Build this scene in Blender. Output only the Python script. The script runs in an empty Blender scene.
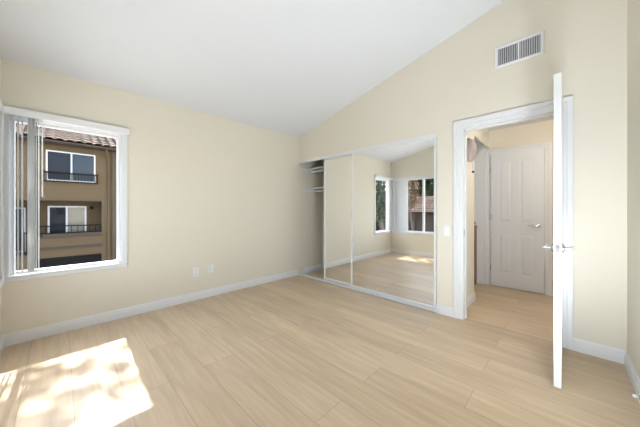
import bpy, bmesh, math, random
from mathutils import Vector, Matrix
random.seed(7)
SC = bpy.context.scene
COL = SC.collection
R = math.radians

# ---------------------------------------------------------------- camera
cam_d = bpy.data.cameras.new('camera')
cam = bpy.data.objects.new('camera', cam_d); COL.objects.link(cam)
EYE = 1.18
cam.location = (0, 0, EYE)
cam.rotation_euler = (R(90), 0, R(44.2))
cam_d.sensor_width = 36.0
cam_d.lens = 36.0 * 252.0 / 640.0
cam_d.shift_y = -3.5 / 640.0
cam_d.clip_start = 0.02
SC.camera = cam

# ---------------------------------------------------------------- world, sun, exposure
SC.view_settings.view_transform = 'Standard'
SC.view_settings.look = 'None'
SC.view_settings.gamma = 1.0
SC.view_settings.use_curve_mapping = False
SC.view_settings.exposure = 0.11
SKY_STRENGTH = 0.98
SUN_STRENGTH = 20.0
FILL_EMIT = 205.0
FILL_DIR = (-0.40, 0.18, 0.90)
HALL_FILL_EMIT = 42.0
w = bpy.data.worlds.new('sky'); SC.world = w; w.use_nodes = True
nt = w.node_tree; nt.nodes.clear()
sky = nt.nodes.new('ShaderNodeTexSky'); sky.sky_type = 'NISHITA'
sky.sun_disc = False; sky.sun_elevation = R(47); sky.sun_rotation = R(270)
bg = nt.nodes.new('ShaderNodeBackground'); bg.inputs['Strength'].default_value = SKY_STRENGTH
wo = nt.nodes.new('ShaderNodeOutputWorld')
hz = nt.nodes.new('ShaderNodeHueSaturation'); hz.inputs['Saturation'].default_value = 0.55   # thin coastal haze
nt.links.new(sky.outputs[0], hz.inputs['Color']); nt.links.new(hz.outputs[0], bg.inputs[0]); nt.links.new(bg.outputs[0], wo.inputs[0])
sd = bpy.data.lights.new('sun', 'SUN'); sun = bpy.data.objects.new('sun', sd); COL.objects.link(sun)
sd.energy = SUN_STRENGTH; sd.angle = R(0.55); sd.color = (1.0, 0.955, 0.89)
SUN_DIR = Vector((1, -0.028, -1.085)).normalized()
sun.rotation_euler = SUN_DIR.to_track_quat('-Z', 'Y').to_euler()
sun.location = (-12, 0, 14)

# ---------------------------------------------------------------- materials
def srgb(r, g, b):
    f = lambda c: ((c/255.0)/12.92 if c/255.0 <= 0.04045 else ((c/255.0+0.055)/1.055)**2.4)
    return (f(r), f(g), f(b), 1.0)
def mat(name, col, rough=0.5, metal=0.0, noise=0.0, nscale=8.0, bump=0.0, bscale=60.0, trans=0.0, emit=None, estr=0.0, spec=None):
    m = bpy.data.materials.new(name); m.use_nodes = True
    n = m.node_tree.nodes; l = m.node_tree.links
    p = n['Principled BSDF']
    if len(col) == 3: col = (*col, 1.0)
    p.inputs['Base Color'].default_value = col
    p.inputs['Roughness'].default_value = rough
    p.inputs['Metallic'].default_value = metal
    if spec is not None: p.inputs['Specular IOR Level'].default_value = spec
    tc = n.new('ShaderNodeTexCoord')
    if noise:
        t = n.new('ShaderNodeTexNoise'); t.inputs['Scale'].default_value = nscale; t.inputs['Detail'].default_value = 4
        l.new(tc.outputs['Object'], t.inputs['Vector'])
        mx = n.new('ShaderNodeMix'); mx.data_type = 'RGBA'
        mx.inputs['A'].default_value = tuple(c*(1-noise) for c in col[:3])+(1,)
        mx.inputs['B'].default_value = tuple(min(1, c*(1+noise)) for c in col[:3])+(1,)
        l.new(t.outputs['Fac'], mx.inputs['Factor']); l.new(mx.outputs['Result'], p.inputs['Base Color'])
    if bump:
        t2 = n.new('ShaderNodeTexNoise'); t2.inputs['Scale'].default_value = bscale; t2.inputs['Detail'].default_value = 3
        l.new(tc.outputs['Object'], t2.inputs['Vector'])
        b = n.new('ShaderNodeBump'); b.inputs['Strength'].default_value = bump; b.inputs['Distance'].default_value = 0.002
        l.new(t2.outputs['Fac'], b.inputs['Height']); l.new(b.outputs['Normal'], p.inputs['Normal'])
    if emit:
        p.inputs['Emission Color'].default_value = (*emit, 1.0); p.inputs['Emission Strength'].default_value = estr
    if trans: p.inputs['Transmission Weight'].default_value = trans
    return m

M = {}
M['wall'] = mat('beige_wall_paint', (0.788, 0.734, 0.617), 0.75, noise=0.012, nscale=2.5, bump=0.12, bscale=160)
M['ceiling'] = mat('white_ceiling_paint', (0.765, 0.78, 0.805), 0.85, noise=0.01, nscale=3, bump=0.12, bscale=140)
M['trim'] = mat('white_semigloss_trim', (0.80, 0.80, 0.803), 0.35, noise=0.01, nscale=4)
M['doorpaint'] = mat('white_door_paint', (0.75, 0.75, 0.75), 0.38, noise=0.01, nscale=4)
M['halldoor'] = mat('offwhite_door_paint', (0.76, 0.775, 0.80), 0.4, noise=0.01, nscale=4)
M['vinyl'] = mat('white_window_vinyl', (0.86, 0.87, 0.88), 0.35, noise=0.01, nscale=9)
M['blind'] = mat('white_blind_vinyl', (0.85, 0.85, 0.86), 0.45, noise=0.01, nscale=9)
M['chrome'] = mat('satin_nickel', (0.60, 0.61, 0.64), 0.25, metal=1.0, noise=0.02, nscale=20)
M['darkmetal'] = mat('dark_bronze_metal', (0.06, 0.045, 0.035), 0.45, metal=0.6, noise=0.1, nscale=20)
M['plastic'] = mat('white_switch_plastic', (0.85, 0.85, 0.83), 0.35, noise=0.01, nscale=30)
M['slot'] = mat('dark_slot_plastic', (0.10, 0.10, 0.10), 0.6, noise=0.05, nscale=30)
M['ventwhite'] = mat('white_vent_enamel', (0.83, 0.83, 0.83), 0.4, noise=0.01, nscale=30)
M['ventdark'] = mat('vent_duct_lining', (0.22, 0.22, 0.23), 0.8, noise=0.1, nscale=30)
M['mirror'] = mat('silver_mirror', (0.93, 0.94, 0.935), 0.0, metal=1.0)
M['mframe'] = mat('white_enamel_door_frame', (0.785, 0.785, 0.785), 0.35, noise=0.01, nscale=10)
M['rubber'] = mat('white_rubber', (0.85, 0.85, 0.85), 0.6, noise=0.01, nscale=30)
M['wood'] = mat('brown_stained_wood', (0.22, 0.085, 0.035), 0.4, noise=0.35, nscale=14)
M['shade'] = mat('pinkish_shade_glass', (0.47, 0.375, 0.335), 0.35, noise=0.10, nscale=16)
M['cord'] = mat('cream_cord', (0.85, 0.80, 0.70), 0.6, noise=0.03, nscale=30)
M['hallfill'] = mat('added_hall_fill_dome', (0.9, 0.9, 0.9), 0.4, emit=(1.0, 0.93, 0.85), estr=HALL_FILL_EMIT)
M['fill_emitter'] = mat('added_fill_diffuser', (0.9, 0.9, 0.9), 0.4, emit=(0.86, 0.945, 1.04), estr=FILL_EMIT)
# outside
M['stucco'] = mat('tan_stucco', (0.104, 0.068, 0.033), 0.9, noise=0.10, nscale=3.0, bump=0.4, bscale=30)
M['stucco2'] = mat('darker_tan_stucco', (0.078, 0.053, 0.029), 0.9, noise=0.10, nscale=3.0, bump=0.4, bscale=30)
M['fascia'] = mat('brown_fascia', (0.045, 0.029, 0.019), 0.7, noise=0.15, nscale=6)
M['extwhite'] = mat('white_exterior_frame', (0.62, 0.62, 0.62), 0.5, noise=0.03, nscale=12)
M['iron'] = mat('black_iron', (0.008, 0.007, 0.007), 0.7, spec=0.1, noise=0.1, nscale=20)
M['darkglass'] = mat('dark_window_glass', (0.014, 0.017, 0.028), 0.08, noise=0.15, nscale=1.5, spec=0.1)
M['reflection_pane'] = mat('glass_painted_reflection', (0.040, 0.050, 0.066), 0.08, noise=0.5, nscale=2.0, spec=0.1)  # lighter pane: reflection of palm and sky painted into the colour
M['curtain'] = mat('pale_curtain_glass', (0.20, 0.18, 0.15), 0.15, noise=0.3, nscale=2.5)
M['ground'] = mat('pale_bounce_ground', (0.42, 0.41, 0.39), 0.95, noise=0.12, nscale=1.2)  # ground made pale so sunlight bounces up to the ceiling
M['bark'] = mat('grey_brown_bark', (0.10, 0.075, 0.055), 0.9, noise=0.35, nscale=9, bump=0.8, bscale=14)
M['leaf'] = mat('green_leaf', (0.026, 0.044, 0.012), 0.55, noise=0.45, nscale=1.4)
M['leafdark'] = mat('dark_green_leaf', (0.012, 0.023, 0.007), 0.55, noise=0.45, nscale=1.4)
M['leafrust'] = mat('rust_leaf', (0.12, 0.053, 0.021), 0.6, noise=0.5, nscale=1.2)
M['pinkwall'] = mat('pale_pink_stucco', (0.07, 0.049, 0.036), 0.9, noise=0.08, nscale=3, bump=0.4, bscale=30)

def glass_mat():
    m = bpy.data.materials.new('clear_window_glass'); m.use_nodes = True
    n = m.node_tree.nodes; l = m.node_tree.links; n.clear()
    o = n.new('ShaderNodeOutputMaterial'); mix = n.new('ShaderNodeMixShader')
    tr = n.new('ShaderNodeBsdfTransparent'); tr.inputs[0].default_value = (0.95, 0.96, 0.955, 1)
    gl = n.new('ShaderNodeBsdfGlossy'); gl.inputs['Roughness'].default_value = 0.0
    lw = n.new('ShaderNodeLayerWeight'); lw.inputs['Blend'].default_value = 0.5
    pw = n.new('ShaderNodeMath'); pw.operation = 'POWER'; pw.inputs[1].default_value = 5.0
    ma = n.new('ShaderNodeMath'); ma.operation = 'MULTIPLY_ADD'; ma.inputs[1].default_value = 0.6; ma.inputs[2].default_value = 0.012
    l.new(lw.outputs['Facing'], pw.inputs[0]); l.new(pw.outputs[0], ma.inputs[0])
    l.new(ma.outputs[0], mix.inputs[0]); l.new(tr.outputs[0], mix.inputs[1]); l.new(gl.outputs[0], mix.inputs[2])
    l.new(mix.outputs[0], o.inputs[0]); return m
M['glass'] = glass_mat()
def blind_mat():
    m = bpy.data.materials.new('translucent_white_vane'); m.use_nodes = True
    n = m.node_tree.nodes; l = m.node_tree.links; p = n['Principled BSDF']; o = n['Material Output']
    p.inputs['Base Color'].default_value = (0.86, 0.86, 0.86, 1); p.inputs['Roughness'].default_value = 0.5
    t = n.new('ShaderNodeBsdfTranslucent'); t.inputs[0].default_value = (0.88, 0.88, 0.87, 1)
    x = n.new('ShaderNodeMixShader'); x.inputs[0].default_value = 0.45
    l.new(p.outputs[0], x.inputs[1]); l.new(t.outputs[0], x.inputs[2]); l.new(x.outputs[0], o.inputs[0]); return m
M['vane'] = blind_mat()

def floor_mat():
    m = bpy.data.materials.new('light_oak_planks'); m.use_nodes = True
    n = m.node_tree.nodes; l = m.node_tree.links; p = n['Principled BSDF']
    tc = n.new('ShaderNodeTexCoord')
    mp = n.new('ShaderNodeMapping'); mp.inputs['Location'].default_value = (0.43, -0.054 + 0.2325*20, 0)
    l.new(tc.outputs['Object'], mp.inputs['Vector'])
    br = n.new('ShaderNodeTexBrick'); br.offset = 0.37; br.offset_frequency = 2; br.squash = 1.0
    br.inputs['Scale'].default_value = 1.0; br.inputs['Brick Width'].default_value = 1.52
    br.inputs['Row Height'].default_value = 0.2325; br.inputs['Mortar Size'].default_value = 0.0011
    br.inputs['Mortar Smooth'].default_value = 0.3; br.inputs['Bias'].default_value = 0.0
    br.inputs['Color1'].default_value = (0, 0, 0, 1); br.inputs['Color2'].default_value = (1, 1, 1, 1)
    br.inputs['Mortar'].default_value = (0.5, 0.5, 0.5, 1)
    l.new(mp.outputs['Vector'], br.inputs['Vector'])
    # grain: noise stretched along the plank, shifted per plank
    sep = n.new('ShaderNodeVectorMath'); sep.operation = 'MULTIPLY_ADD'
    sep.inputs[1].default_value = (7.0, 3.0, 0.0)
    l.new(br.outputs['Color'], sep.inputs[0])
    l.new(tc.outputs['Object'], sep.inputs[2])
    m2 = n.new('ShaderNodeMapping'); m2.inputs['Scale'].default_value = (1.3, 16.0, 1.0)
    l.new(sep.outputs['Vector'], m2.inputs['Vector'])
    g1 = n.new('ShaderNodeTexNoise'); g1.inputs['Scale'].default_value = 1.6; g1.inputs['Detail'].default_value = 6; g1.inputs['Distortion'].default_value = 0.5
    l.new(m2.outputs['Vector'], g1.inputs['Vector'])
    m3 = n.new('ShaderNodeMapping'); m3.inputs['Scale'].default_value = (0.7, 3.4, 1.0)
    l.new(sep.outputs['Vector'], m3.inputs['Vector'])
    g2 = n.new('ShaderNodeTexNoise'); g2.inputs['Scale'].default_value = 1.3; g2.inputs['Detail'].default_value = 3
    l.new(m3.outputs['Vector'], g2.inputs['Vector'])
    r1 = n.new('ShaderNodeValToRGB')
    r1.color_ramp.elements[0].position = 0.32; r1.color_ramp.elements[0].color = (0.60, 0.459, 0.308, 1)
    r1.color_ramp.elements[1].position = 0.68; r1.color_ramp.elements[1].color = (0.70, 0.557, 0.391, 1)
    l.new(g1.outputs['Fac'], r1.inputs['Fac'])
    r2 = n.new('ShaderNodeValToRGB')
    r2.color_ramp.elements[0].position = 0.3; r2.color_ramp.elements[0].color = (0.89, 0.875, 0.86, 1)
    r2.color_ramp.elements[1].position = 0.7; r2.color_ramp.elements[1].color = (1.06, 1.06, 1.06, 1)
    l.new(g2.outputs['Fac'], r2.inputs['Fac'])
    mu = n.new('ShaderNodeMix'); mu.data_type = 'RGBA'; mu.blend_type = 'MULTIPLY'; mu.inputs['Factor'].default_value = 1.0
    l.new(r1.outputs['Color'], mu.inputs['A']); l.new(r2.outputs['Color'], mu.inputs['B'])
    r3 = n.new('ShaderNodeValToRGB')
    r3.color_ramp.elements[0].color = (0.91, 0.90, 0.89, 1); r3.color_ramp.elements[1].color = (1.05, 1.05, 1.05, 1)
    l.new(br.outputs['Color'], r3.inputs['Fac'])
    mu2 = n.new('ShaderNodeMix'); mu2.data_type = 'RGBA'; mu2.blend_type = 'MULTIPLY'; mu2.inputs['Factor'].default_value = 1.0
    l.new(mu.outputs['Result'], mu2.inputs['A']); l.new(r3.outputs['Color'], mu2.inputs['B'])
    mo = n.new('ShaderNodeMix'); mo.data_type = 'RGBA'; mo.inputs['B'].default_value = (0.30, 0.21, 0.13, 1)
    l.new(br.outputs['Fac'], mo.inputs['Factor']); l.new(mu2.outputs['Result'], mo.inputs['A'])
    l.new(mo.outputs['Result'], p.inputs['Base Color'])
    p.inputs['Roughness'].default_value = 0.42
    p.inputs['Specular IOR Level'].default_value = 0.35
    b = n.new('ShaderNodeBump'); b.inputs['Strength'].default_value = 0.12; b.inputs['Distance'].default_value = 0.001
    l.new(g1.outputs['Fac'], b.inputs['Height']); l.new(b.outputs['Normal'], p.inputs['Normal'])
    return m
M['floor'] = floor_mat()

def tile_mat(name, a, b2, c):
    m = bpy.data.materials.new(name); m.use_nodes = True
    n = m.node_tree.nodes; l = m.node_tree.links; p = n['Principled BSDF']
    tc = n.new('ShaderNodeTexCoord')
    v = n.new('ShaderNodeTexVoronoi'); v.inputs['Scale'].default_value = 3.4
    l.new(tc.outputs['Object'], v.inputs['Vector'])
    r = n.new('ShaderNodeValToRGB')
    r.color_ramp.elements[0].position = 0.15; r.color_ramp.elements[0].color = (*a, 1)
    r.color_ramp.elements[1].position = 0.85; r.color_ramp.elements[1].color = (*c, 1)
    e = r.color_ramp.elements.new(0.5); e.color = (*b2, 1)
    sp = n.new('ShaderNodeSeparateColor'); l.new(v.outputs['Color'], sp.inputs[0])
    l.new(sp.outputs[0], r.inputs['Fac']); l.new(r.outputs['Color'], p.inputs['Base Color'])
    p.inputs['Roughness'].default_value = 0.85
    return m
M['tile'] = tile_mat('mottled_clay_tile', (0.050, 0.025, 0.014), (0.095, 0.050, 0.031), (0.155, 0.092, 0.062))
M['tilered'] = tile_mat('red_clay_tile', (0.04, 0.020, 0.012), (0.058, 0.029, 0.018), (0.08, 0.045, 0.029))

# ---------------------------------------------------------------- helpers
def box(bm, x0, x1, y0, y1, z0, z1, bevel=0.0, seg=1):
    v = [bm.verts.new((x, y, z)) for x in (x0, x1) for y in (y0, y1) for z in (z0, z1)]
    F = [(0, 1, 3, 2), (4, 6, 7, 5), (0, 4, 5, 1), (2, 3, 7, 6), (0, 2, 6, 4), (1, 5, 7, 3)]
    fs = [bm.faces.new([v[i] for i in f]) for f in F]
    if bevel:
        es = list({e for f in fs for e in f.edges})
        bmesh.ops.bevel(bm, geom=es, offset=bevel, segments=seg, affect='EDGES', clamp_overlap=True)
def prism(bm, pts, vec):
    vec = Vector(vec)
    a = [bm.verts.new(p) for p in pts]; b = [bm.verts.new(Vector(p)+vec) for p in pts]
    k = len(pts)
    bm.faces.new(a); bm.faces.new(list(reversed(b)))
    for i in range(k):
        bm.faces.new([a[i], b[i], b[(i+1) % k], a[(i+1) % k]])
def cyl(bm, p0, p1, r0, r1=None, n=16, caps=True):
    p0, p1 = Vector(p0), Vector(p1); r1 = r0 if r1 is None else r1
    d = (p1-p0).normalized(); q = d.to_track_quat('Z', 'Y')
    A = [bm.verts.new(p0 + q @ Vector((r0*math.cos(t), r0*math.sin(t), 0))) for t in [2*math.pi*i/n for i in range(n)]]
    B = [bm.verts.new(p1 + q @ Vector((r1*math.cos(t), r1*math.sin(t), 0))) for t in [2*math.pi*i/n for i in range(n)]]
    for i in range(n): bm.faces.new([A[i], A[(i+1) % n], B[(i+1) % n], B[i]])
    if caps: bm.faces.new(list(reversed(A))); bm.faces.new(B)
def tube(bm, pts, rad, n=10):
    pts = [Vector(p) for p in pts]; rings = []
    rad = rad if isinstance(rad, (list, tuple)) else [rad]*len(pts)
    for i, p in enumerate(pts):
        d = (pts[min(i+1, len(pts)-1)] - pts[max(i-1, 0)]).normalized(); q = d.to_track_quat('Z', 'Y')
        rings.append([bm.verts.new(p + q @ Vector((rad[i]*math.cos(2*math.pi*k/n), rad[i]*math.sin(2*math.pi*k/n), 0))) for k in range(n)])
    for a, b in zip(rings, rings[1:]):
        for k in range(n): bm.faces.new([a[k], a[(k+1) % n], b[(k+1) % n], b[k]])
    bm.faces.new(list(reversed(rings[0]))); bm.faces.new(rings[-1])
def lathe(bm, prof, cx, cy, n=24):
    rings = []
    for r, z in prof:
        rings.append([bm.verts.new((cx+max(r, 1e-4)*math.cos(2*math.pi*k/n), cy+max(r, 1e-4)*math.sin(2*math.pi*k/n), z)) for k in range(n)])
    for a, b in zip(rings, rings[1:]):
        for k in range(n): bm.faces.new([a[k], a[(k+1) % n], b[(k+1) % n], b[k]])
    bm.faces.new(list(reversed(rings[0]))); bm.faces.new(rings[-1])
def obj(name, bm, m, parent=None, smooth=False, label=None, loc=None):
    bmesh.ops.recalc_face_normals(bm, faces=bm.faces[:])
    me = bpy.data.meshes.new(name); 
    if loc is not None: bmesh.ops.translate(bm, verts=bm.verts[:], vec=-Vector(loc))
    bm.to_mesh(me); bm.free()
    me.materials.append(m)
    if smooth:
        for p in me.polygons: p.use_smooth = True
        try: me.set_sharp_from_angle(angle=R(40))
        except Exception: pass
    o = bpy.data.objects.new(name, me); COL.objects.link(o)
    if loc is not None: o.location = loc
    if parent is not None:
        o.parent = parent
        o.matrix_parent_inverse = Matrix.Translation(parent.location).inverted() if parent.location.length else Matrix()
    if label: o['label'] = label
    return o
def B(): return bmesh.new()
def bx(name, m, x0, x1, y0, y1, z0, z1, parent=None, bevel=0.0, label=None, seg=1):
    b = B(); box(b, x0, x1, y0, y1, z0, z1, bevel, seg); return obj(name, b, m, parent, label=label)
def tag(o, label, cat, group=None, kind=None):
    o['label'] = label; o['category'] = cat
    if group: o['group'] = group
    if kind: o['kind'] = kind
    return o
def struct(o, label, cat): return tag(o, label, cat, kind='structure')
def empty(name, loc, label, cat, group=None, kind=None):
    o = bpy.data.objects.new(name, None); COL.objects.link(o); o.location = loc
    o.empty_display_size = 0.1
    return tag(o, label, cat, group, kind)

# ---------------------------------------------------------------- key planes
XL, XR = -3.482, 0.34          # left and right wall faces
YF, YN = 3.015, -0.354         # closet wall face, wall behind the camera
TH = 0.12                      # wall thickness
YB = YF + TH
ZL, SL = 2.49, 0.24            # low ceiling height at left wall, slope
def zc(x): return ZL + SL*(x - XL)
YH, ZH = 4.72, 2.43            # hall far wall and hall ceiling
XHL, XHR = -0.861, 0.55        # hall side walls
YE = 3.81                      # end of the short hall wall
CX0, CX1, CZ = XL, -1.058, 2.063   # closet opening
DX0, DX1, DZ = -0.780, -0.050, 2.045   # bedroom doorway
W1Y0, W1Y1, WZ0, WZ1 = -0.318, 0.462, 0.600, 2.000   # window 1 opening
W2X0, W2X1 = -3.400, -1.000  # window 2 opening, widened beyond the mirror's view to let in more daylight

# ---------------------------------------------------------------- room shell
b = B(); box(b, -3.62, 0.70, YN-0.14, YH+0.12, -0.12, 0.0)
struct(obj('floor', b, M['floor']), 'light oak plank floor running through bedroom and hall', 'floor')

b = B()
box(b, XL-0.14, XL, YN-0.14, W1Y0, 0, ZL)
box(b, XL-0.14, XL, W1Y1, YE, 0, ZL)
box(b, XL-0.14, XL, W1Y0, W1Y1, 0, WZ0)
box(b, XL-0.14, XL, W1Y0, W1Y1, WZ1, ZL)
struct(obj('wall_left', b, M['wall']), 'long beige wall holding the window with the tan building outside', 'wall')

def fpoly(b, x0, x1, z0, y0=YF, th=TH):
    prism(b, [(x0, y0, z0), (x1, y0, z0), (x1, y0, zc(x1)), (x0, y0, zc(x0))], (0, th, 0))
b = B()
fpoly(b, CX0, CX1, CZ); fpoly(b, CX1, DX0-0.02, 0); fpoly(b, DX0-0.02, DX1+0.02, DZ+0.02); fpoly(b, DX1+0.02, XR+0.12, 0)
struct(obj('wall_far', b, M['wall']), 'beige wall with mirrored closet, doorway and air vent', 'wall')

b = B()
prism(b, [(XR, YN-0.14, 0), (XR, YF, 0), (XR, YF, zc(XR)), (XR, YN-0.14, zc(XR))], (0.12, 0, 0))
struct(obj('wall_right', b, M['wall']), 'beige wall at the right edge beside the open door', 'wall')

b = B()
fpoly(b, XL, W2X0, 0, YN-0.14, 0.14); fpoly(b, W2X0, W2X1, WZ1, YN-0.14, 0.14)
box(b, W2X0, W2X1, YN-0.14, YN, 0, WZ0); fpoly(b, W2X1, XR, 0, YN-0.14, 0.14)
struct(obj('wall_near', b, M['wall']), 'beige wall with the wide window, seen in the closet mirror', 'wall')

b = B()
x0, x1 = XL-0.14, XR+0.12
prism(b, [(x0, YN-0.14, zc(x0)), (x1, YN-0.14, zc(x1)), (x1, YN-0.14, zc(x1)+0.15), (x0, YN-0.14, zc(x0)+0.15)], (0, YB-YN+0.14, 0))
struct(obj('ceiling', b, M['ceiling']), 'smooth white vaulted bedroom ceiling sloping up to the right', 'ceiling')

# hall and closet shells
struct(bx('ceiling_hall', M['ceiling'], -2.52, 0.70, YB, YH+0.12, ZH, ZH+0.12), 'flat white hall ceiling beyond the doorway', 'ceiling')
b = B(); box(b, XL, -1.0, 3.66, YE, 0, ZH)
struct(obj('wall_closet', b, M['wall']), 'beige back wall of the closet', 'wall')
struct(bx('ceiling_closet', M['ceiling'], XL-0.1, -1.0, YB, 3.70, 2.40, ZH), 'closet ceiling above the shelves', 'ceiling')
b = B(); box(b, -1.0, XHL, YB, YE, 0, ZH); box(b, XHL-0.02, XHL, YE, YH, 2.165, ZH)
struct(obj('wall_hall_left', b, M['wall']), 'short beige hall wall just inside the doorway', 'wall')
struct(bx('wall_hall_far', M['wall'], -2.52, 0.70, YH, YH+0.12, 0, ZH), 'beige hall wall around the white panelled door', 'wall')
struct(bx('wall_hall_right', M['wall'], XHR, XHR+0.12, YB, YH, 0, ZH), 'beige hall wall hidden behind the open door', 'wall')
struct(bx('wall_landing', M['wall'], -2.52, -2.40, YE, YH, 0, ZH), 'beige wall at the end of the landing', 'wall')

# ---------------------------------------------------------------- baseboards
BH, BT = 0.102, 0.016
def bb_prof(n):   # profile (offset from wall, height)
    return [(0, 0), (BT, 0), (BT, 0.066), (BT-0.004, 0.072), (BT-0.004, 0.086), (BT-0.009, 0.095), (BT-0.011, BH), (0, BH)]
def baseboard(name, p0, p1, nrm, label):
    b = B(); p0, p1, nrm = Vector((*p0, 0)), Vector((*p1, 0)), Vector((*nrm, 0))
    prism(b, [p0 + nrm*o + Vector((0, 0, z)) for o, z in bb_prof(0)], p1-p0)
    return struct(obj(name, b, M['trim']), label, 'baseboard')
baseboard('baseboard_left', (XL, YN), (XL, YF), (1, 0), 'white baseboard along the window wall')
baseboard('baseboard_closet', (XL, YB+0.01), (XL, 3.66), (1, 0), 'white baseboard inside the open end of the closet')
baseboard('baseboard_far_left', (CX1, YF), (DX0-0.10, YF), (0, -1), 'short white baseboard between mirror and doorway')
baseboard('baseboard_far_right', (DX1+0.10, YF), (XR, YF), (0, -1), 'white baseboard behind the open door')
baseboard('baseboard_right', (XR, YN), (XR, YF-BT), (-1, 0), 'white baseboard along the right wall with door stop')
baseboard('baseboard_near', (XL+BT, YN), (XR-BT, YN), (0, 1), 'white baseboard under the wide window in the mirror')
baseboard('baseboard_hall', (XHL, YB+0.015), (XHL, YE), (1, 0), 'white baseboard on the short hall wall')

# ---------------------------------------------------------------- doorway casings
def casing(name, x0, x1, z1, yface, sgn, depth, label, cw=0.098):
    """jamb lining x0..x1 up to z1, moulded casing standing proud of the wall face; sgn = direction off the wall"""
    b = B()
    def strip(px0, px1, z0_, z1_, t, bev=0.003):
        ya, yb = sorted((yface, yface + sgn*t)); box(b, px0, px1, ya, yb, z0_, z1_, bev)
    r = 0.006
    for s, xe in ((-1, x0), (1, x1)):
        a, c = xe + s*r*0 , xe + s*cw
        strip(min(a, c), max(a, c), 0, z1+cw, 0.012)
        a2 = xe + s*cw*0.62
        strip(min(a2, c), max(a2, c), 0, z1+cw, 0.020)
        a3 = xe + s*cw*0.30
        strip(min(a3, xe+s*cw*0.42), max(a3, xe+s*cw*0.42), 0, z1+cw*0.30, 0.016)
    strip(x0-cw, x1+cw, z1, z1+cw, 0.0125)
    strip(x0-cw, x1+cw, z1+cw*0.62, z1+cw, 0.0205)
    strip(x0-cw*0.42, x1+cw*0.42, z1+cw*0.30, z1+cw*0.42, 0.0165)
    # jamb
    ya, yb = sorted((yface, yface - sgn*depth))
    box(b, x0-0.018, x0, ya, yb, 0, z1+0.018); box(b, x1, x1+0.018, ya, yb, 0, z1+0.018); box(b, x0, x1, ya, yb, z1, z1+0.018)
    return struct(obj(name, b, M['trim']), label, 'door trim')
tr1 = casing('trim_1', DX0, DX1, DZ, YF, -1, TH, 'white moulded casing around the bedroom doorway')
b = B()
for (xa, xb, za, zb) in ((DX0, DX0+0.012, 0, DZ), (DX1-0.012, DX1, 0, DZ), (DX0, DX1, DZ-0.012, DZ)):
    box(b, xa, xb, YF+0.045, YF+0.085, za, zb, 0.002)
obj('door_stop_strip', b, M['trim'], tr1)
bx('strike_plate', M['chrome'], DX0-0.0005, DX0+0.0025, YF+0.012, YF+0.040, 0.90, 0.97, tr1, 0.001, label='small metal strike plate')

HX0, HX1, HZ = -0.835, -0.205, 2.045
casing('trim_2', HX0, HX1, HZ, YH, -1, 0.10, 'white casing around the closed hall door', cw=0.080)
bx('trim_3', M['trim'], -1.065, HX0-0.082, YH-0.03, YH, 0, ZH-0.002, None, 0.003)
struct(bpy.data.objects['trim_3'], 'plain white upright trim left of the hall door', 'door trim')

# ---------------------------------------------------------------- panelled doors
def panel_leaf(b, w_, h_, t_, panels):
    """leaf in local coords x 0..w, y 0..t, z 0..h with sunk, fielded panels both sides"""
    d = 0.007
    box(b, 0, w_, d, t_-d, 0, h_)
    xs = sorted({0, w_} | {p[0] for p in panels} | {p[1] for p in panels})
    zs = sorted({0, h_} | {p[2] for p in panels} | {p[3] for p in panels})
    for i in range(len(xs)-1):
        for j in range(len(zs)-1):
            cx, cz = (xs[i]+xs[i+1])/2, (zs[j]+zs[j+1])/2
            if any(p[0] < cx < p[1] and p[2] < cz < p[3] for p in panels): continue
            box(b, xs[i], xs[i+1], 0, d, zs[j], zs[j+1]); box(b, xs[i], xs[i+1], t_-d, t_, zs[j], zs[j+1])
    for (a, c, e, f) in panels:
        for side in (0, 1):
            y0 = d if side == 0 else t_-d; y1 = 0.0015 if side == 0 else t_-0.0015
            m1, m2 = 0.014, 0.036
            lo = [(a+m1, y0, e+m1), (c-m1, y0, e+m1), (c-m1, y0, f-m1), (a+m1, y0, f-m1)]
            hi = [(a+m2, y1, e+m2), (c-m2, y1, e+m2), (c-m2, y1, f-m2), (a+m2, y1, f-m2)]
            L = [b.verts.new(p) for p in lo]; H = [b.verts.new(p) for p in hi]
            b.faces.new(H)
            for k in range(4): b.faces.new([L[k], L[(k+1) % 4], H[(k+1) % 4], H[k]])
def four_panels(w_, h_):
    s = 0.105; m = 0.09; c = w_/2
    cols = ((s, c-m/2), (c+m/2, w_-s))
    return [(x0, x1, z0, z1) for (x0, x1) in cols for (z0, z1) in ((0.215, 0.81), (0.985, h_-0.125))]

def lever_set(b, rose, out, along, up=(0, 0, 1)):
    """lever handle: rose centre on the face, outward dir, lever dir"""
    rose, out, along = Vector(rose), Vector(out), Vector(along)
    cyl(b, rose, rose+out*0.010, 0.032, 0.030, 24)
    cyl(b, rose+out*0.010, rose+out*0.016, 0.024, 0.016, 24)
    cyl(b, rose+out*0.014, rose+out*0.052, 0.0105, 0.0105, 16)
    p = rose+out*0.050
    tube(b, [p-along*0.012, p, p+along*0.045+out*0.003, p+along*0.085+out*0.004, p+along*0.112-out*0.003], [0.009, 0.0115, 0.0095, 0.0085, 0.007], 12)

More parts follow.
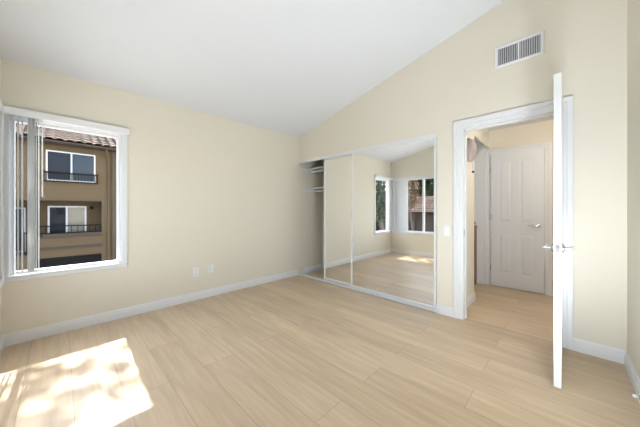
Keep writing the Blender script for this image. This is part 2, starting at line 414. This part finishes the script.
# open bedroom door: hinge edge at the right jamb, leaf swung 90 degrees into the room
LX0, LX1, LY0, LY1, LZ0, LZ1 = -0.0545, -0.0165, 2.278, YF-0.006, 0.012, 2.078
w_, h_, t_ = LY1-LY0, LZ1-LZ0, LX1-LX0
b = B(); panel_leaf(b, w_, h_, t_, four_panels(w_, h_))
bmesh.ops.rotate(b, verts=b.verts[:], cent=(0, 0, 0), matrix=Matrix.Rotation(R(90), 3, 'Z'))   # x->y, y->-x
bmesh.ops.translate(b, verts=b.verts[:], vec=(LX1, LY0, LZ0))
d1 = struct(obj('door_1', b, M['doorpaint']), 'white bedroom door standing open, seen on its edge', 'door')
HZH = 0.925
b = B(); lever_set(b, (LX0, LY0+0.062, HZH), (-1, 0, 0), (0, 1, 0)); obj('lever_handle', b, M['chrome'], d1, True, 'satin nickel lever handle on the doorway side')
b = B(); lever_set(b, (LX1, LY0+0.062, HZH), (1, 0, 0), (0, 1, 0)); obj('lever_handle', b, M['chrome'], d1, True, 'satin nickel lever handle on the wall side')
lp = bx('latch_plate', M['chrome'], LX0+0.007, LX1-0.007, LY0-0.0015, LY0+0.002, HZH-0.029, HZH+0.029, d1, 0.001, label='satin nickel latch plate on the door edge')
b = B(); prism(b, [(LX0+0.013, LY0, HZH-0.009), (LX1-0.013, LY0, HZH-0.009), (LX1-0.013, LY0, HZH+0.009), (LX0+0.013, LY0, HZH+0.009)], (0, -0.010, 0)); obj('latch_bolt', b, M['chrome'], lp)
for z in (0.25, 1.05, 1.85):
    b = B(); cyl(b, (LX1+0.006, LY1+0.002, z-0.045), (LX1+0.006, LY1+0.002, z+0.045), 0.006, n=12); obj('hinge', b, M['chrome'], d1, True)

# closed hall door
w_, h_, t_ = HX1-HX0-0.006, HZ-0.016, 0.036
b = B(); panel_leaf(b, w_, h_, t_, four_panels(w_, h_)); bmesh.ops.translate(b, verts=b.verts[:], vec=(HX0+0.003, YH+0.002, 0.013))
# the wall behind the leaf carries the jamb, so the leaf stands just in front of it
bmesh.ops.translate(b, verts=b.verts[:], vec=(0, -t_-0.003, 0))
d2 = struct(obj('door_2', b, M['halldoor']), 'closed white panelled door at the end of the hall', 'door')
YD = YH-t_-0.001
b = B(); lever_set(b, (HX1-0.066, YD, 0.957), (0, -1, 0), (-1, 0, 0)); obj('lever_handle', b, M['chrome'], d2, True, 'satin nickel lever handle')
for z in (0.28, 1.07, 1.80):
    b = B(); cyl(b, (HX0+0.001, YD-0.004, z-0.045), (HX0+0.001, YD-0.004, z+0.045), 0.006, n=12); obj('hinge', b, M['chrome'], d2, True)

# ---------------------------------------------------------------- windows
def window(name, along, c0, c1, face, out, label, mull=()):
    """along: 'y' (left wall) or 'x' (near wall). face: wall plane, out: outward sign. frame recessed in the opening"""
    def bb(b, a0, a1, o0, o1, z0, z1, bev=0.0):
        p0, p1 = sorted((face+out*o0, face+out*o1))
        if along == 'y': box(b, p0, p1, a0, a1, z0, z1, bev)
        else: box(b, a0, a1, p0, p1, z0, z1, bev)
    root = empty(name, (face, (c0+c1)/2, WZ0) if along == 'y' else ((c0+c1)/2, face, WZ0), label, 'window', kind='structure')
    fr = 0.030; D0, D1 = 0.045, 0.105
    b = B()
    bb(b, c0, c0+fr, D0, D1, WZ0, WZ1, 0.002); bb(b, c1-fr, c1, D0, D1, WZ0, WZ1, 0.002)
    bb(b, c0+fr, c1-fr, D0, D1, WZ0, WZ0+0.026, 0.002); bb(b, c0+fr, c1-fr, D0, D1, WZ1-0.026, WZ1, 0.002)
    obj('window_frame', b, M['vinyl'], root)
    b = B()  # painted reveal lining
    bb(b, c0-0.002, c0+0.004, 0, D0+0.01, WZ0, WZ1); bb(b, c1-0.004, c1+0.002, 0, D0+0.01, WZ0, WZ1)
    bb(b, c0, c1, 0, D0+0.01, WZ0-0.002, WZ0+0.004); bb(b, c0, c1, 0, D0+0.01, WZ1-0.004, WZ1+0.002)
    obj('reveal', b, M['trim'], root)
    edges = [c0+fr] + [m_+e for m_ in mull for e in (-0.025, 0.025)] + [c1-fr]
    for m_ in mull:
        b = B(); bb(b, m_-0.025, m_+0.025, D0+0.005, D1-0.01, WZ0+0.026, WZ1-0.026, 0.002); obj('mullion', b, M['vinyl'], root)
    for i in range(0, len(edges), 2):
        b = B(); bb(b, edges[i], edges[i+1], 0.074, 0.078, WZ0+0.026, WZ1-0.026); obj('pane', b, M['glass'], root)
    return root, bb
w1, bb1 = window('window_1', 'y', W1Y0, W1Y1, XL, -1, 'white framed window looking out on the tan building')
b = B()
bb1(b, W1Y1, 0.514, 0, -0.016, WZ0-0.047, WZ1+0.02, 0.003); bb1(b, YN+0.001, W1Y0, 0, -0.016, WZ0-0.047, WZ1+0.02, 0.003)
bb1(b, YN+0.001, 0.5135, 0, -0.0168, WZ0-0.0475, WZ0, 0.003); bb1(b, YN+0.001, 0.5135, 0, -0.0168, WZ1, WZ1+0.066, 0.003)
obj('window_casing', b, M['trim'], w1)
b = B(); bb1(b, YN+0.002, 0.5175, -0.0005, -0.022, WZ0-0.013, WZ0+0.0025, 0.003); obj('window_sill', b, M['trim'], w1)

w2, bb2 = window('window_2', 'x', W2X0, W2X1, YN, -1, 'window reflected in the closet mirror, widened out of view for daylight', mull=(-2.60, -1.80))
b = B()
bb2(b, W2X0-0.05, W2X0, 0, -0.016, WZ0-0.047, WZ1+0.02, 0.003); bb2(b, W2X1, W2X1+0.05, 0, -0.016, WZ0-0.047, WZ1+0.02, 0.003)
bb2(b, W2X0-0.0495, W2X1+0.0495, 0, -0.0168, WZ0-0.0475, WZ0, 0.003); bb2(b, W2X0-0.0495, W2X1+0.0495, 0, -0.0168, WZ1, WZ1+0.066, 0.003)
obj('window_casing', b, M['trim'], w2)

# vertical blinds
def vane(bm, cx, cy, ang, z0, z1, wd=0.089):
    """slightly cupped PVC vane, thin but solid"""
    n = 6; th = 0.0011
    pts = []
    for k in range(n+1):
        u = (k/n-0.5)*wd; v = 0.006*(1-(2*k/n-1)**2)
        pts.append((u, v))
    poly = pts + [(u, v-th) for u, v in reversed(pts)]
    c, s = math.cos(ang), math.sin(ang)
    prism(bm, [(cx+c*u-s*v, cy+s*u+c*v, z0) for u, v in poly], (0, 0, z1-z0))
vb = empty('vertical_blind', (XL, 0, WZ1), 'white vertical blind drawn to the left side of the window', 'blind')
b = B(); box(b, XL+0.0180, XL+0.075, YN+0.002, 0.526, WZ1+0.004, WZ1+0.068, 0.006, 2); obj('valance', b, M['blind'], vb)
for (y, ang) in ((-0.292, 2), (-0.264, 1), (-0.240, 0), (-0.202, -4), (-0.190, -9), (-0.176, -11), (-0.157, 0), (-0.143, 2)):
    b = B(); vane(b, XL+0.032, y, R(ang), 0.632, WZ1+0.002, 0.086); obj('vane', b, M['vane'], vb, True)
b = B(); cyl(b, (XL+0.070, -0.118, 1.30), (XL+0.070, -0.118, WZ1+0.006), 0.0045, n=10); obj('wand', b, M['blind'], vb, True)

vb2 = empty('vertical_blind', (-3.0, YN, WZ1), 'white vertical blind gathered in the room corner, seen in the mirror', 'blind')
b = B(); box(b, W2X0+0.006, W2X1-0.006, YN-0.040, YN-0.004, WZ1-0.032, WZ1-0.005, 0.003, 2); obj('headrail', b, M['blind'], vb2, True)
for k in range(9):
    b = B(); vane(b, -3.350+0.040*k, YN-0.022, R(16), 0.612, WZ1-0.034, 0.080); obj('vane', b, M['vane'], vb2, True)

# ---------------------------------------------------------------- sliding mirror closet doors
def mirror_door(x0, x1, y0, label, z0=0.028, z1=2.035):
    root = empty('sliding_mirror_door', ((x0+x1)/2, y0, z0), label, 'closet door')
    t, s = 0.022, 0.030
    f = B()
    box(f, x0, x0+s, y0, y0+t, z0, z1, 0.003); box(f, x1-s, x1, y0, y0+t, z0, z1, 0.003)
    box(f, x0+s, x1-s, y0, y0+t, z0, z0+0.030, 0.003); box(f, x0+s, x1-s, y0, y0+t, z1-0.022, z1, 0.003)
    obj('frame', f, M['mframe'], root)
    m = B(); box(m, x0+s-0.004, x1-s+0.004, y0+0.007, y0+0.012, z0+0.026, z1-0.018); obj('mirror', m, M['mirror'], root)
    k = B(); box(k, x0+s-0.004, x1-s+0.004, y0+0.0125, y0+0.018, z0+0.026, z1-0.018); obj('backing', k, M['slot'], root)
    return root
mirror_door(-2.305, -1.066, YF+0.012, 'front mirrored sliding closet door nearest the bedroom doorway')
mirror_door(-2.888, -1.640, YF+0.046, 'rear mirrored sliding closet door next to the open closet end')
b = B()
box(b, CX0, CX1, YF-0.004, YF+0.006, CZ-0.042, CZ, 0.002)
box(b, CX0, CX1, YF+0.006, YF+0.085, CZ-0.012, CZ)
box(b, CX0, CX1, YF+0.036, YF+0.040, CZ-0.036, CZ-0.01)
struct(obj('trim_4', b, M['trim']), 'white head track above the mirrored closet doors', 'closet track')
b = B()
box(b, CX0+0.002, CX1, YF-0.012, YF+0.086, 0, 0.010, 0.003)
box(b, CX0+0.002, CX1, YF-0.012, YF+0.004, 0.0, 0.026, 0.003)
box(b, CX0+0.002, CX1, YF+0.036, YF+0.041, 0.0, 0.022, 0.001)
struct(obj('trim_5', b, M['trim']), 'white floor track under the mirrored closet doors', 'closet track')

def shelf(z, yfront, label):
    root = empty('closet_shelf', (XL, 3.66, z), label, 'shelf')
    bx('board', M['trim'], XL+0.001, -1.001, yfront, 3.659, z, z+0.019, root, 0.002)
    bx('cleat', M['trim'], XL+0.0005, XL+0.019, YB+0.012, 3.659, z-0.070, z-0.001, root, 0.002)
    b = B(); cyl(b, (XL+0.020, yfront+0.06, z-0.045), (-1.002, yfront+0.06, z-0.045), 0.016, n=16); obj('hanging_rod', b, M['trim'], root, True)
shelf(1.945, 3.27, 'upper white shelf with rod in the open closet end')
shelf(1.585, 3.36, 'lower white shelf with rod in the open closet end')

# ---------------------------------------------------------------- wall fittings
# air vent
vx0, vx1, vz0, vz1 = -0.500, -0.134, 2.578, 2.788
vt = empty('air_vent', ((vx0+vx1)/2, YF, vz0), 'white air vent grille high on the wall above the doorway', 'vent')
fw = 0.026
b = B()
box(b, vx0, vx1, YF-0.012, YF, vz0, vz0+fw, 0.003); box(b, vx0, vx1, YF-0.012, YF, vz1-fw, vz1, 0.003)
box(b, vx0, vx0+fw, YF-0.0125, YF, vz0+0.001, vz1-0.001, 0.003); box(b, vx1-fw, vx1, YF-0.0125, YF, vz0+0.001, vz1-0.001, 0.003)
mx = (vx0+vx1)/2 + 0.003
box(b, mx-0.006, mx+0.006, YF-0.011, YF-0.001, vz0+fw, vz1-fw, 0.002)
obj('frame', b, M['ventwhite'], vt)
bx('duct_backing', M['ventdark'], vx0+fw, vx1-fw, YF-0.0025, YF-0.0005, vz0+fw, vz1-fw, vt)
for a0, a1, ang in ((vx0+fw, mx-0.006, 26), (mx+0.006, vx1-fw, -26)):
    n = 9
    for k in range(n):
        xx = a0 + (a1-a0)*(k+0.5)/n
        b = B(); box(b, -0.0010, 0.0010, -0.0052, 0.0052, vz0+fw, vz1-fw)
        bmesh.ops.rotate(b, verts=b.verts[:], cent=(0, 0, 0), matrix=Matrix.Rotation(R(ang), 3, 'Z'))
        bmesh.ops.translate(b, verts=b.verts[:], vec=(xx, YF-0.0075, 0)); obj('louver', b, M['ventwhite'], vt)
b = B(); box(b, vx1-fw+0.007, vx1-fw+0.013, YF-0.026, YF-0.012, 2.70, 2.735, 0.001); obj('damper_lever', b, M['ventwhite'], vt)

# light switch
ls = empty('light_switch', (-0.948, YF, 0.945), 'white light switch plate between mirror and doorway', 'light switch')
bx('plate', M['plastic'], -0.984, -0.912, YF-0.006, YF, 0.888, 1.003, ls, 0.003)
b = B(); prism(b, [(-0.965, YF-0.006, 0.912), (-0.965, YF-0.006, 0.979), (-0.965, YF-0.012, 0.979), (-0.965, YF-0.007, 0.912)], (0.034, 0, 0)); obj('rocker', b, M['plastic'], ls)

# outlets on the left wall
ot = empty('wall_outlet', (XL, 1.236, 0.365), 'white double wall outlet left of the pair above the baseboard', 'outlet')
bx('plate', M['plastic'], XL, XL+0.006, 1.200, 1.272, 0.307, 0.423, ot, 0.003)
for z in (0.342, 0.388):
    s = bx('socket', M['plastic'], XL+0.005, XL+0.0085, 1.219, 1.253, z-0.0145, z+0.0145, ot, 0.002)
    for y in (1.229, 1.243): bx('slot', M['slot'], XL+0.0083, XL+0.009, y-0.0012, y+0.0012, z-0.003, z+0.008, s)
op = empty('wall_plate', (XL, 1.428, 0.375), 'white wall plate with plugged-in box, right of the outlet', 'wall plate')
bx('plate', M['plastic'], XL, XL+0.006, 1.394, 1.466, 0.322, 0.438, op, 0.003)
bx('plug_box', M['plastic'], XL+0.0055, XL+0.040, 1.404, 1.458, 0.366, 0.436, op, 0.004)

# door stop on the right baseboard
ds = empty('door_stop', (XR-BT, 2.42, 0.055), 'small white door stop on the right baseboard', 'door stop')
b = B(); cyl(b, (XR-BT, 2.42, 0.055), (XR-BT-0.006, 2.42, 0.055), 0.012, n=16); obj('mount', b, M['chrome'], ds, True)
b = B()
pts = []
for k in range(73):
    t = k/72; a = 2*math.pi*4*t
    pts.append((XR-BT-0.004-0.012*t, 2.42+0.0055*math.cos(a), 0.055+0.0055*math.sin(a)))
tube(b, pts, 0.0011, 6); obj('spring', b, M['rubber'], ds, True)
b = B(); cyl(b, (XR-BT-0.015, 2.42, 0.055), (XR-BT-0.030, 2.42, 0.055), 0.0115, 0.0100, 16); obj('rubber_tip', b, M['rubber'], ds, True)

# ---------------------------------------------------------------- hall things
sx, sy = -0.772, 3.235
sc_ = empty('wall_sconce', (XHL, sy, 1.93), 'small pinkish bell shaded sconce on the hall wall', 'wall lamp')
b = B(); cyl(b, (XHL, sy, 1.965), (XHL+0.012, sy, 1.965), 0.030, 0.026, 20)
tube(b, [(XHL+0.01, sy, 1.965), (XHL+0.045, sy, 1.985), (sx-0.01, sy, 1.992), (sx, sy, 1.975)], 0.006, 8); obj('bracket', b, M['darkmetal'], sc_, True)
b = B(); lathe(b, [(0.012, 1.985), (0.030, 1.975), (0.048, 1.945), (0.060, 1.905), (0.064, 1.86), (0.062, 1.815), (0.052, 1.775), (0.038, 1.745), (0.024, 1.728), (0.010, 1.722)], sx, sy, 12); obj('shade', b, M['shade'], sc_)
b = B(); cyl(b, (sx+0.020, sy+0.04, 1.75), (sx+0.020, sy+0.04, 1.715), 0.003, n=8); cyl(b, (sx+0.020, sy+0.04, 1.720), (sx+0.020, sy+0.04, 1.625), 0.011, 0.014, 12); pl = obj('pull', b, M['cord'], sc_, True, 'cream pull below the shade')
b = B(); lathe(b, [(0.004, 1.602), (0.010, 1.606), (0.013, 1.614), (0.012, 1.624), (0.004, 1.626)], sx+0.020, sy+0.04, 12); obj('pull_tip', b, M['darkmetal'], pl, True)

npst = empty('newel_post', (-1.055, 4.60, 0), 'brown wooden newel post beyond the hall wall edge', 'stair post')
bx('post', M['wood'], -1.100, -1.014, 4.56, 4.646, 0, 0.905, npst, 0.004)
bx('cap', M['wood'], -1.108, -1.006, 4.552, 4.654, 0.905, 0.930, npst, 0.006, seg=2)
b = B(); lathe(b, [(0.020, 0.930), (0.018, 0.940), (0.030, 0.953), (0.036, 0.970), (0.030, 0.990), (0.015, 1.000)], -1.057, 4.603, 20); obj('finial', b, M['wood'], npst, True)
bx('handrail', M['wood'], -2.398, -1.101, 4.575, 4.630, 0.84, 0.895, npst, 0.008, seg=2)
for k in range(9):
    bx('baluster', M['wood'], -2.33+0.135*k, -2.30+0.135*k, 4.588, 4.618, 0, 0.841, npst, 0.003)

# added hall fill light, unseen above the sight line through the doorway
hl = empty('hall_fill_lamp', (0.05, 3.62, ZH), 'added unseen fill dome on the hall ceiling', 'lamp')
b = B(); lathe(b, [(0.165, ZH), (0.165, ZH-0.022), (0.155, ZH-0.026)], 0.05, 3.62, 32); obj('pan', b, M['ventwhite'], hl, True)
b = B(); lathe(b, [(0.150, ZH-0.024), (0.148, ZH-0.040), (0.125, ZH-0.068), (0.080, ZH-0.088), (0.030, ZH-0.096), (0.002, ZH-0.097)], 0.05, 3.62, 32); obj('dome', b, M['hallfill'], hl, True)

# two added fill lights, out of view, brightening the room by way of the vault
for tx, ty, tz, aim, lab in ((-0.03, 1.08, 0.30, FILL_DIR, 'added out-of-view fill light standing away from the right wall, tilted at the ceiling'),
                        (0.19, 1.36, 0.34, (-0.26, 0.52, 0.81), 'added out-of-view fill light close to the right wall, tilted at the ceiling')):
    tq = Vector(aim).to_track_quat('Z', 'Y').to_matrix()
    tl = empty('added_fill_lamp', (tx, ty, 0), lab, 'lamp')
    b = B(); lathe(b, [(0.12, 0.0), (0.12, 0.015), (0.05, 0.030), (0.014, 0.045)], tx, ty, 32); obj('base', b, M['ventwhite'], tl, True)
    b = B(); cyl(b, (tx, ty, 0.04), (tx, ty, tz-0.09), 0.012, n=16); obj('pole', b, M['ventwhite'], tl, True)
    for nm, mm, prof in (('bowl', 'ventwhite', [(0.02, -0.105), (0.08, -0.083), (0.116, -0.04), (0.127, 0.0), (0.123, 0.0), (0.111, -0.038), (0.077, -0.076), (0.02, -0.09)]),
                         ('diffuser', 'fill_emitter', [(0.108, -0.031), (0.112, -0.022), (0.002, -0.020)])):
        b = B(); lathe(b, prof, 0, 0, 32)
        bmesh.ops.rotate(b, verts=b.verts[:], cent=(0, 0, 0), matrix=tq); bmesh.ops.translate(b, verts=b.verts[:], vec=(tx, ty, tz))
        obj(nm, b, M[mm], tl, True)

# ================================================================ outside
ZG = -3.4
struct(bx('ground', M['ground'], -40, 25, -45, 30, ZG-0.2, ZG), 'ground between the buildings, made pale to bounce daylight indoors', 'ground')

def tile_roof(b, o, along, up, ncol, nrow, pitch=0.27, row=0.36, amp=0.055, step=0.03):
    """S-tile field: o = eave corner, along/up = unit vectors; wavy rows that step at each course"""
    o, along, up = Vector(o), Vector(along).normalized(), Vector(up).normalized()
    nrm = along.cross(up).normalized()
    if nrm.z < 0: nrm = -nrm
    S = 6
    prof = [(k/S*pitch, amp*(abs(math.sin(math.pi*k/S))**0.8)) for k in range(S)]
    for r in range(nrow):
        lo, hi = [], []
        for c in range(ncol):
            for u, v in prof:
                x = c*pitch+u
                lo.append(b.verts.new(o+along*x+up*(r*row)+nrm*(v+step)))
                hi.append(b.verts.new(o+along*x+up*((r+1)*row+0.02)+nrm*(v*0.85)))
        for i in range(len(lo)-1): b.faces.new([lo[i], lo[i+1], hi[i+1], hi[i]])
        und = [b.verts.new(v.co-nrm*0.035) for v in lo]
        for i in range(len(lo)-1): b.faces.new([und[i], und[i+1], lo[i+1], lo[i]])

# ---- tan apartment building opposite window 1; facade plane x = FX
FX = -17.8
ab = empty('apartment_building', (FX, 0, ZG), 'tan apartment building with tile roof and balcony outside the window', 'building')
YA0, YA1 = -7.0, 9.0
RY0, RY1, RZ0, RZ1, RD = -0.78, 1.526, -0.13, 1.64, 1.1     # balcony recess
GY0, GY1, GZ0, GZ1 = -0.70, 1.52, ZG, -1.13                  # patio recess below
b = B()
box(b, FX-9, FX-RD, YA0, YA1, ZG, 4.75)
box(b, FX-RD, FX, YA0, RY0-1.9, ZG, 4.75)
box(b, FX-RD, FX, RY0-1.9, RY0, RZ1, 4.75); box(b, FX-RD, FX, RY0-1.9, RY0, ZG, -1.2)
box(b, FX-RD, FX, RY1, YA1, ZG, 4.75)
box(b, FX-RD, FX, RY0, RY1, RZ1, 4.75)
box(b, FX-RD, FX, RY0, RY1, -1.13, RZ0)
box(b, FX-RD, FX, RY0-1.9, RY0-0.001, -1.199, -0.9)
box(b, FX-RD, FX, RY0-0.22, RY0, -0.9, RZ1)
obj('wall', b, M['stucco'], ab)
bx('roof_fascia', M['fascia'], FX+0.02, FX+0.62, YA0, YA1, 4.36, 4.45, ab)
b = B(); prism(b, [(FX+0.64, YA0, 4.45), (FX-6.5, YA0, 4.43+7.14*0.42), (FX-6.5, YA0, 4.40), (FX+0.64, YA0, 4.40)], (0, YA1-YA0, 0)); rf = obj('roof_deck', b, M['fascia'], ab)
b = B(); tile_roof(b, (FX+0.74, YA0, 4.45), (0, 1, 0), (-1, 0, 0.42), int((YA1-YA0)/0.34), 19, 0.34, 0.40, 0.085, 0.05); obj('roof_tiles', b, M['tile'], rf)
bx('gutter', M['fascia'], FX+0.60, FX+0.70, YA0, YA1, 4.37, 4.45, ab, 0.01)
b = B(); tube(b, [(FX+0.55, 1.66, 4.38), (FX+0.50, 1.68, 4.25), (FX+0.10, 1.78, 4.02), (FX+0.07, 1.80, 3.85), (FX+0.07, 1.80, 1.0), (FX+0.07, 1.80, ZG)], 0.045, 10); obj('downpipe', b, M['stucco'], ab, True)
bx('wall_pilaster', M['stucco2'], FX, FX+0.10, 1.95, YA1, ZG, 4.36, ab)  # darker colour stands in for shading on this wall stretch

def ext_window(x, y0, y1, z0, z1, parent, split=None, m2='darkglass', m1='darkglass', fw=0.055):
    b = B()
    box(b, x, x+0.05, y0, y0+fw, z0, z1); box(b, x, x+0.05, y1-fw, y1, z0, z1)
    box(b, x, x+0.05, y0+fw, y1-fw, z0, z0+fw); box(b, x, x+0.05, y0+fw, y1-fw, z1-fw, z1)
    s = split if split else (y0+y1)/2
    box(b, x, x+0.05, s-fw/2, s+fw/2, z0+fw, z1-fw)
    f = obj('window', b, M['extwhite'], parent)
    bx('pane', M[m1], x+0.010, x+0.022, y0+fw, s-fw/2, z0+fw, z1-fw, f)
    bx('pane', M[m2], x+0.010, x+0.022, s+fw/2, y1-fw, z0+fw, z1-fw, f)
    return f
ext_window(FX, -0.50, 1.27, 2.61, 4.06, ab, 0.372, 'reflection_pane')
ext_window(FX, -3.1, -1.5, 2.61, 4.06, ab)
ext_window(FX-RD, -0.47, 0.98, RZ0+0.02, 1.39, ab, 0.215, 'curtain', 'darkglass', 0.07)
ext_window(FX-RD, -2.5, -1.2, -0.85, 1.3, ab)
ext_window(FX, 3.0, 4.6, 2.61, 4.06, ab)
ext_window(FX+0.10, 2.9, 4.6, -0.3, 1.3, ab)

def ext_railing(y0, y1, z0, z1, x, n, posts=False):
    b = B()
    box(b, x-0.025, x+0.025, y0, y1, z1-0.055, z1); box(b, x-0.025, x+0.025, y0, y1, z0, z0+0.055)
    for y in (y0, y1): box(b, x-0.02, x+0.02, y-0.02, y+0.02, z0, z1+0.02)
    r = obj('railing', b, M['iron'], ab)
    for k in range(n):
        y = y0+(y1-y0)*(k+1)/(n+1)
        bx('baluster', M['iron'], x-0.014, x+0.014, y-0.014, y+0.014, z0+0.05, z1-0.05, r)
ext_railing(-0.60, 1.345, 2.545, 3.03, FX+0.14, 15)
ext_railing(-0.74, 1.50, 0.02, 0.42, FX-0.02, 9)
ext_railing(-2.6, -0.95, -0.9, 0.15, FX+0.03, 14)
bx('balcony_slab', M['fascia'], FX-0.02, FX+0.06, -0.62, 1.526, -0.16, 0.02, ab)
bx('balcony_band', M['fascia'], FX-0.01, FX+0.05, -0.70, 1.53, -0.74, -0.63, ab)
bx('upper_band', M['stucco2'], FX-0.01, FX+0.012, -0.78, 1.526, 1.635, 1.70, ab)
b = B(); box(b, FX-RD, FX-RD+0.10, 1.12, 1.26, 1.22, 1.40, 0.02); obj('porch_lamp', b, M['iron'], ab)
ext_window(FX-RD-0.001, 0.5, 1.4, ZG+0.1, -1.35, ab, 0.95, 'curtain', 'curtain')
bpy.data.objects['wall'].data.update()
# patio: black panel painted as shade across the recess below the balcony
bx('patio_shade_panel', M['iron'], FX-0.04, FX+0.012, GY0, GY1, GZ0+0.9, GZ1, ab)

# ---- trees
def leaf_cloud(b, blobs, n, size, rng):
    for i in range(n):
        c, r = blobs[rng.randrange(len(blobs))]
        d = Vector((rng.gauss(0, 1), rng.gauss(0, 1), rng.gauss(0, 1))).normalized()*(rng.random()**0.45)
        p = Vector(c)+Vector((d.x*r, d.y*r, d.z*r*0.8))
        s = size*(0.6+0.8*rng.random())
        a = Vector((rng.gauss(0, 1), rng.gauss(0, 1), rng.gauss(0, 0.6))).normalized()
        t = a.cross(Vector((rng.gauss(0, 1), rng.gauss(0, 1), rng.gauss(0, 1)))).normalized()
        m_ = a.cross(t)*s*0.12
        vs = [p-a*s, p-a*s*0.2+t*s*0.42+m_, p+a*s*0.5+t*s*0.30, p+a*s, p+a*s*0.5-t*s*0.30, p-a*s*0.2-t*s*0.42+m_]
        b.faces.new([b.verts.new(v) for v in vs])
def tree(base, height, blobs, n, size, lm, label, trunk=0.16, seed=1, cat='tree', name='tree'):
    rng = random.Random(seed)
    root = empty(name, base, label, cat)
    bx_, by_, bz_ = base
    top = Vector(blobs[0][0])
    b = B()
    mid = Vector((bx_, by_, bz_)).lerp(top, 0.55)+Vector((0.15, -0.1, 0))
    tube(b, [(bx_, by_, bz_-0.05), Vector((bx_, by_, bz_)).lerp(mid, 0.5)+Vector((0.06, 0.05, 0)), mid, top], [trunk*1.25, trunk, trunk*0.8, trunk*0.3], 10)
    for c, r in blobs[1:]:
        c = Vector(c); tube(b, [mid, mid.lerp(c, 0.55)+Vector((0, 0, 0.15)), c], [trunk*0.5, trunk*0.32, trunk*0.12], 8)
    obj('trunk', b, M['bark'], root, True)
    b = B(); leaf_cloud(b, blobs, n, size, rng); obj('foliage', b, M[lm], root)
    return root
# canopy in the sun's path, above the view through window 1
tree((-10.6, -3.2, ZG), 12, [((-10.4, -2.2, 9.6), 1.4), ((-10.0, -0.55, 8.3), 0.8), ((-9.9, 0.25, 7.9), 0.55), ((-10.3, 0.1, 9.0), 0.6), ((-11.0, -3.2, 10.2), 1.7), ((-10.6, -1.2, 9.5), 0.9)], 1150, 0.08, 'leaf', 'tall leafy tree leaning over the gap, its shade dappling the floor', 0.15, 3)
# trees seen in the mirror through window 1
tree((-6.4, -4.6, ZG), 6, [((-6.4, -4.6, 2.3), 1.0), ((-6.0, -4.2, 1.2), 0.8), ((-6.9, -5.1, 1.5), 0.9)], 2600, 0.10, 'leaf', 'green tree close outside the reflected narrow window', 0.14, 5)
tree((-13.4, -11.5, ZG), 8, [((-13.4, -11.5, 2.6), 1.5), ((-13.0, -11.0, 0.8), 1.3), ((-13.8, -12.0, 0.6), 1.3)], 4500, 0.16, 'leaf', 'large tree farther behind the narrow window tree', 0.22, 6)
tree((-9.6, -9.0, ZG), 5, [((-9.6, -9.0, 0.2), 1.4), ((-9.2, -8.6, -1.4), 1.3), ((-10.6, -9.4, -0.8), 1.5), ((-10.0, -9.2, 2.0), 1.4)], 6500, 0.15, 'leafdark', 'broad dark bush behind the narrow window tree', 0.14, 14, 'bush', 'bush')
# trees and house seen in the mirror through window 2
tree((-5.6, -6.4, ZG), 6, [((-5.75, -6.3, 2.35), 0.62), ((-5.5, -6.5, 1.75), 0.45), ((-5.95, -6.6, 1.5), 0.4)], 560, 0.075, 'leafrust', 'rust leaved tree in front of the red roofed house', 0.06, 8)
tree((-1.6, -9.8, ZG), 6, [((-1.6, -9.8, 3.0), 1.2), ((-2.2, -10.0, 1.6), 1.0), ((-1.0, -9.6, 1.8), 1.0)], 2800, 0.13, 'leafdark', 'dark tree right of the red roofed house front', 0.18, 9)
tree((-10.5, -24.5, ZG), 8, [((-10.5, -24.5, 5.2), 2.4), ((-13.0, -24.5, 4.4), 2.3), ((-8.0, -24.8, 4.8), 2.3), ((-6.8, -24.5, 3.6), 2.2), ((-12.0, -24.3, 2.9), 1.9)], 9500, 0.22, 'leaf', 'broad green tree rising behind the red roof', 0.3, 10)
tree((-6.0, -8.4, ZG), 2, [((-6.0, -8.4, -1.7), 0.9), ((-6.6, -8.2, -2.1), 0.8), ((-5.4, -8.4, -1.9), 0.8)], 1800, 0.09, 'leafdark', 'dark shrub under the reflected red roofed house', 0.06, 21, 'shrub', 'shrub')

# ---- house with red tile roof beyond window 2 (front wall at y = -13)
HY = -13.0
hs = empty('house', (-3.5, HY, ZG), 'low pink stucco house with red tile roof, seen in the mirror', 'house')
b = B(); box(b, -10.5, 3.0, HY-6, HY, ZG, 0.95); obj('wall', b, M['pinkwall'], hs)
b = B(); prism(b, [(-11, HY+0.6, 0.95), (-11, HY-3, 2.35), (-11, HY-6.6, 0.95)], (14.5, 0, 0)); rd = obj('roof_deck', b, M['fascia'], hs)
b = B(); tile_roof(b, (-11, HY+0.66, 0.98), (1, 0, 0), (0, -1, 0.39), 53, 10); obj('roof_tiles', b, M['tilered'], rd, True)
def house_window(x0, x1, z0, z1):
    b = B(); fw = 0.06; y = HY
    box(b, x0, x0+fw, y, y+0.05, z0, z1); box(b, x1-fw, x1, y, y+0.05, z0, z1); box(b, x0+fw, x1-fw, y, y+0.05, z0, z0+fw); box(b, x0+fw, x1-fw, y, y+0.05, z1-fw, z1)
    s = (x0+x1)/2; box(b, s-0.03, s+0.03, y, y+0.05, z0+fw, z1-fw)
    f = obj('window', b, M['fascia'], hs)
    bx('pane', M['darkglass'], x0+fw, s-0.03, y+0.01, y+0.02, z0+fw, z1-fw, f); bx('pane', M['darkglass'], s+0.03, x1-fw, y+0.01, y+0.02, z0+fw, z1-fw, f)
for x in (-9.4, -7.0, -4.9, -2.6, -0.4): house_window(x, x+1.2, -0.75, 0.55)
for x in (-8.4, -5.2, -1.8): house_window(x, x+1.3, -3.0, -1.5)
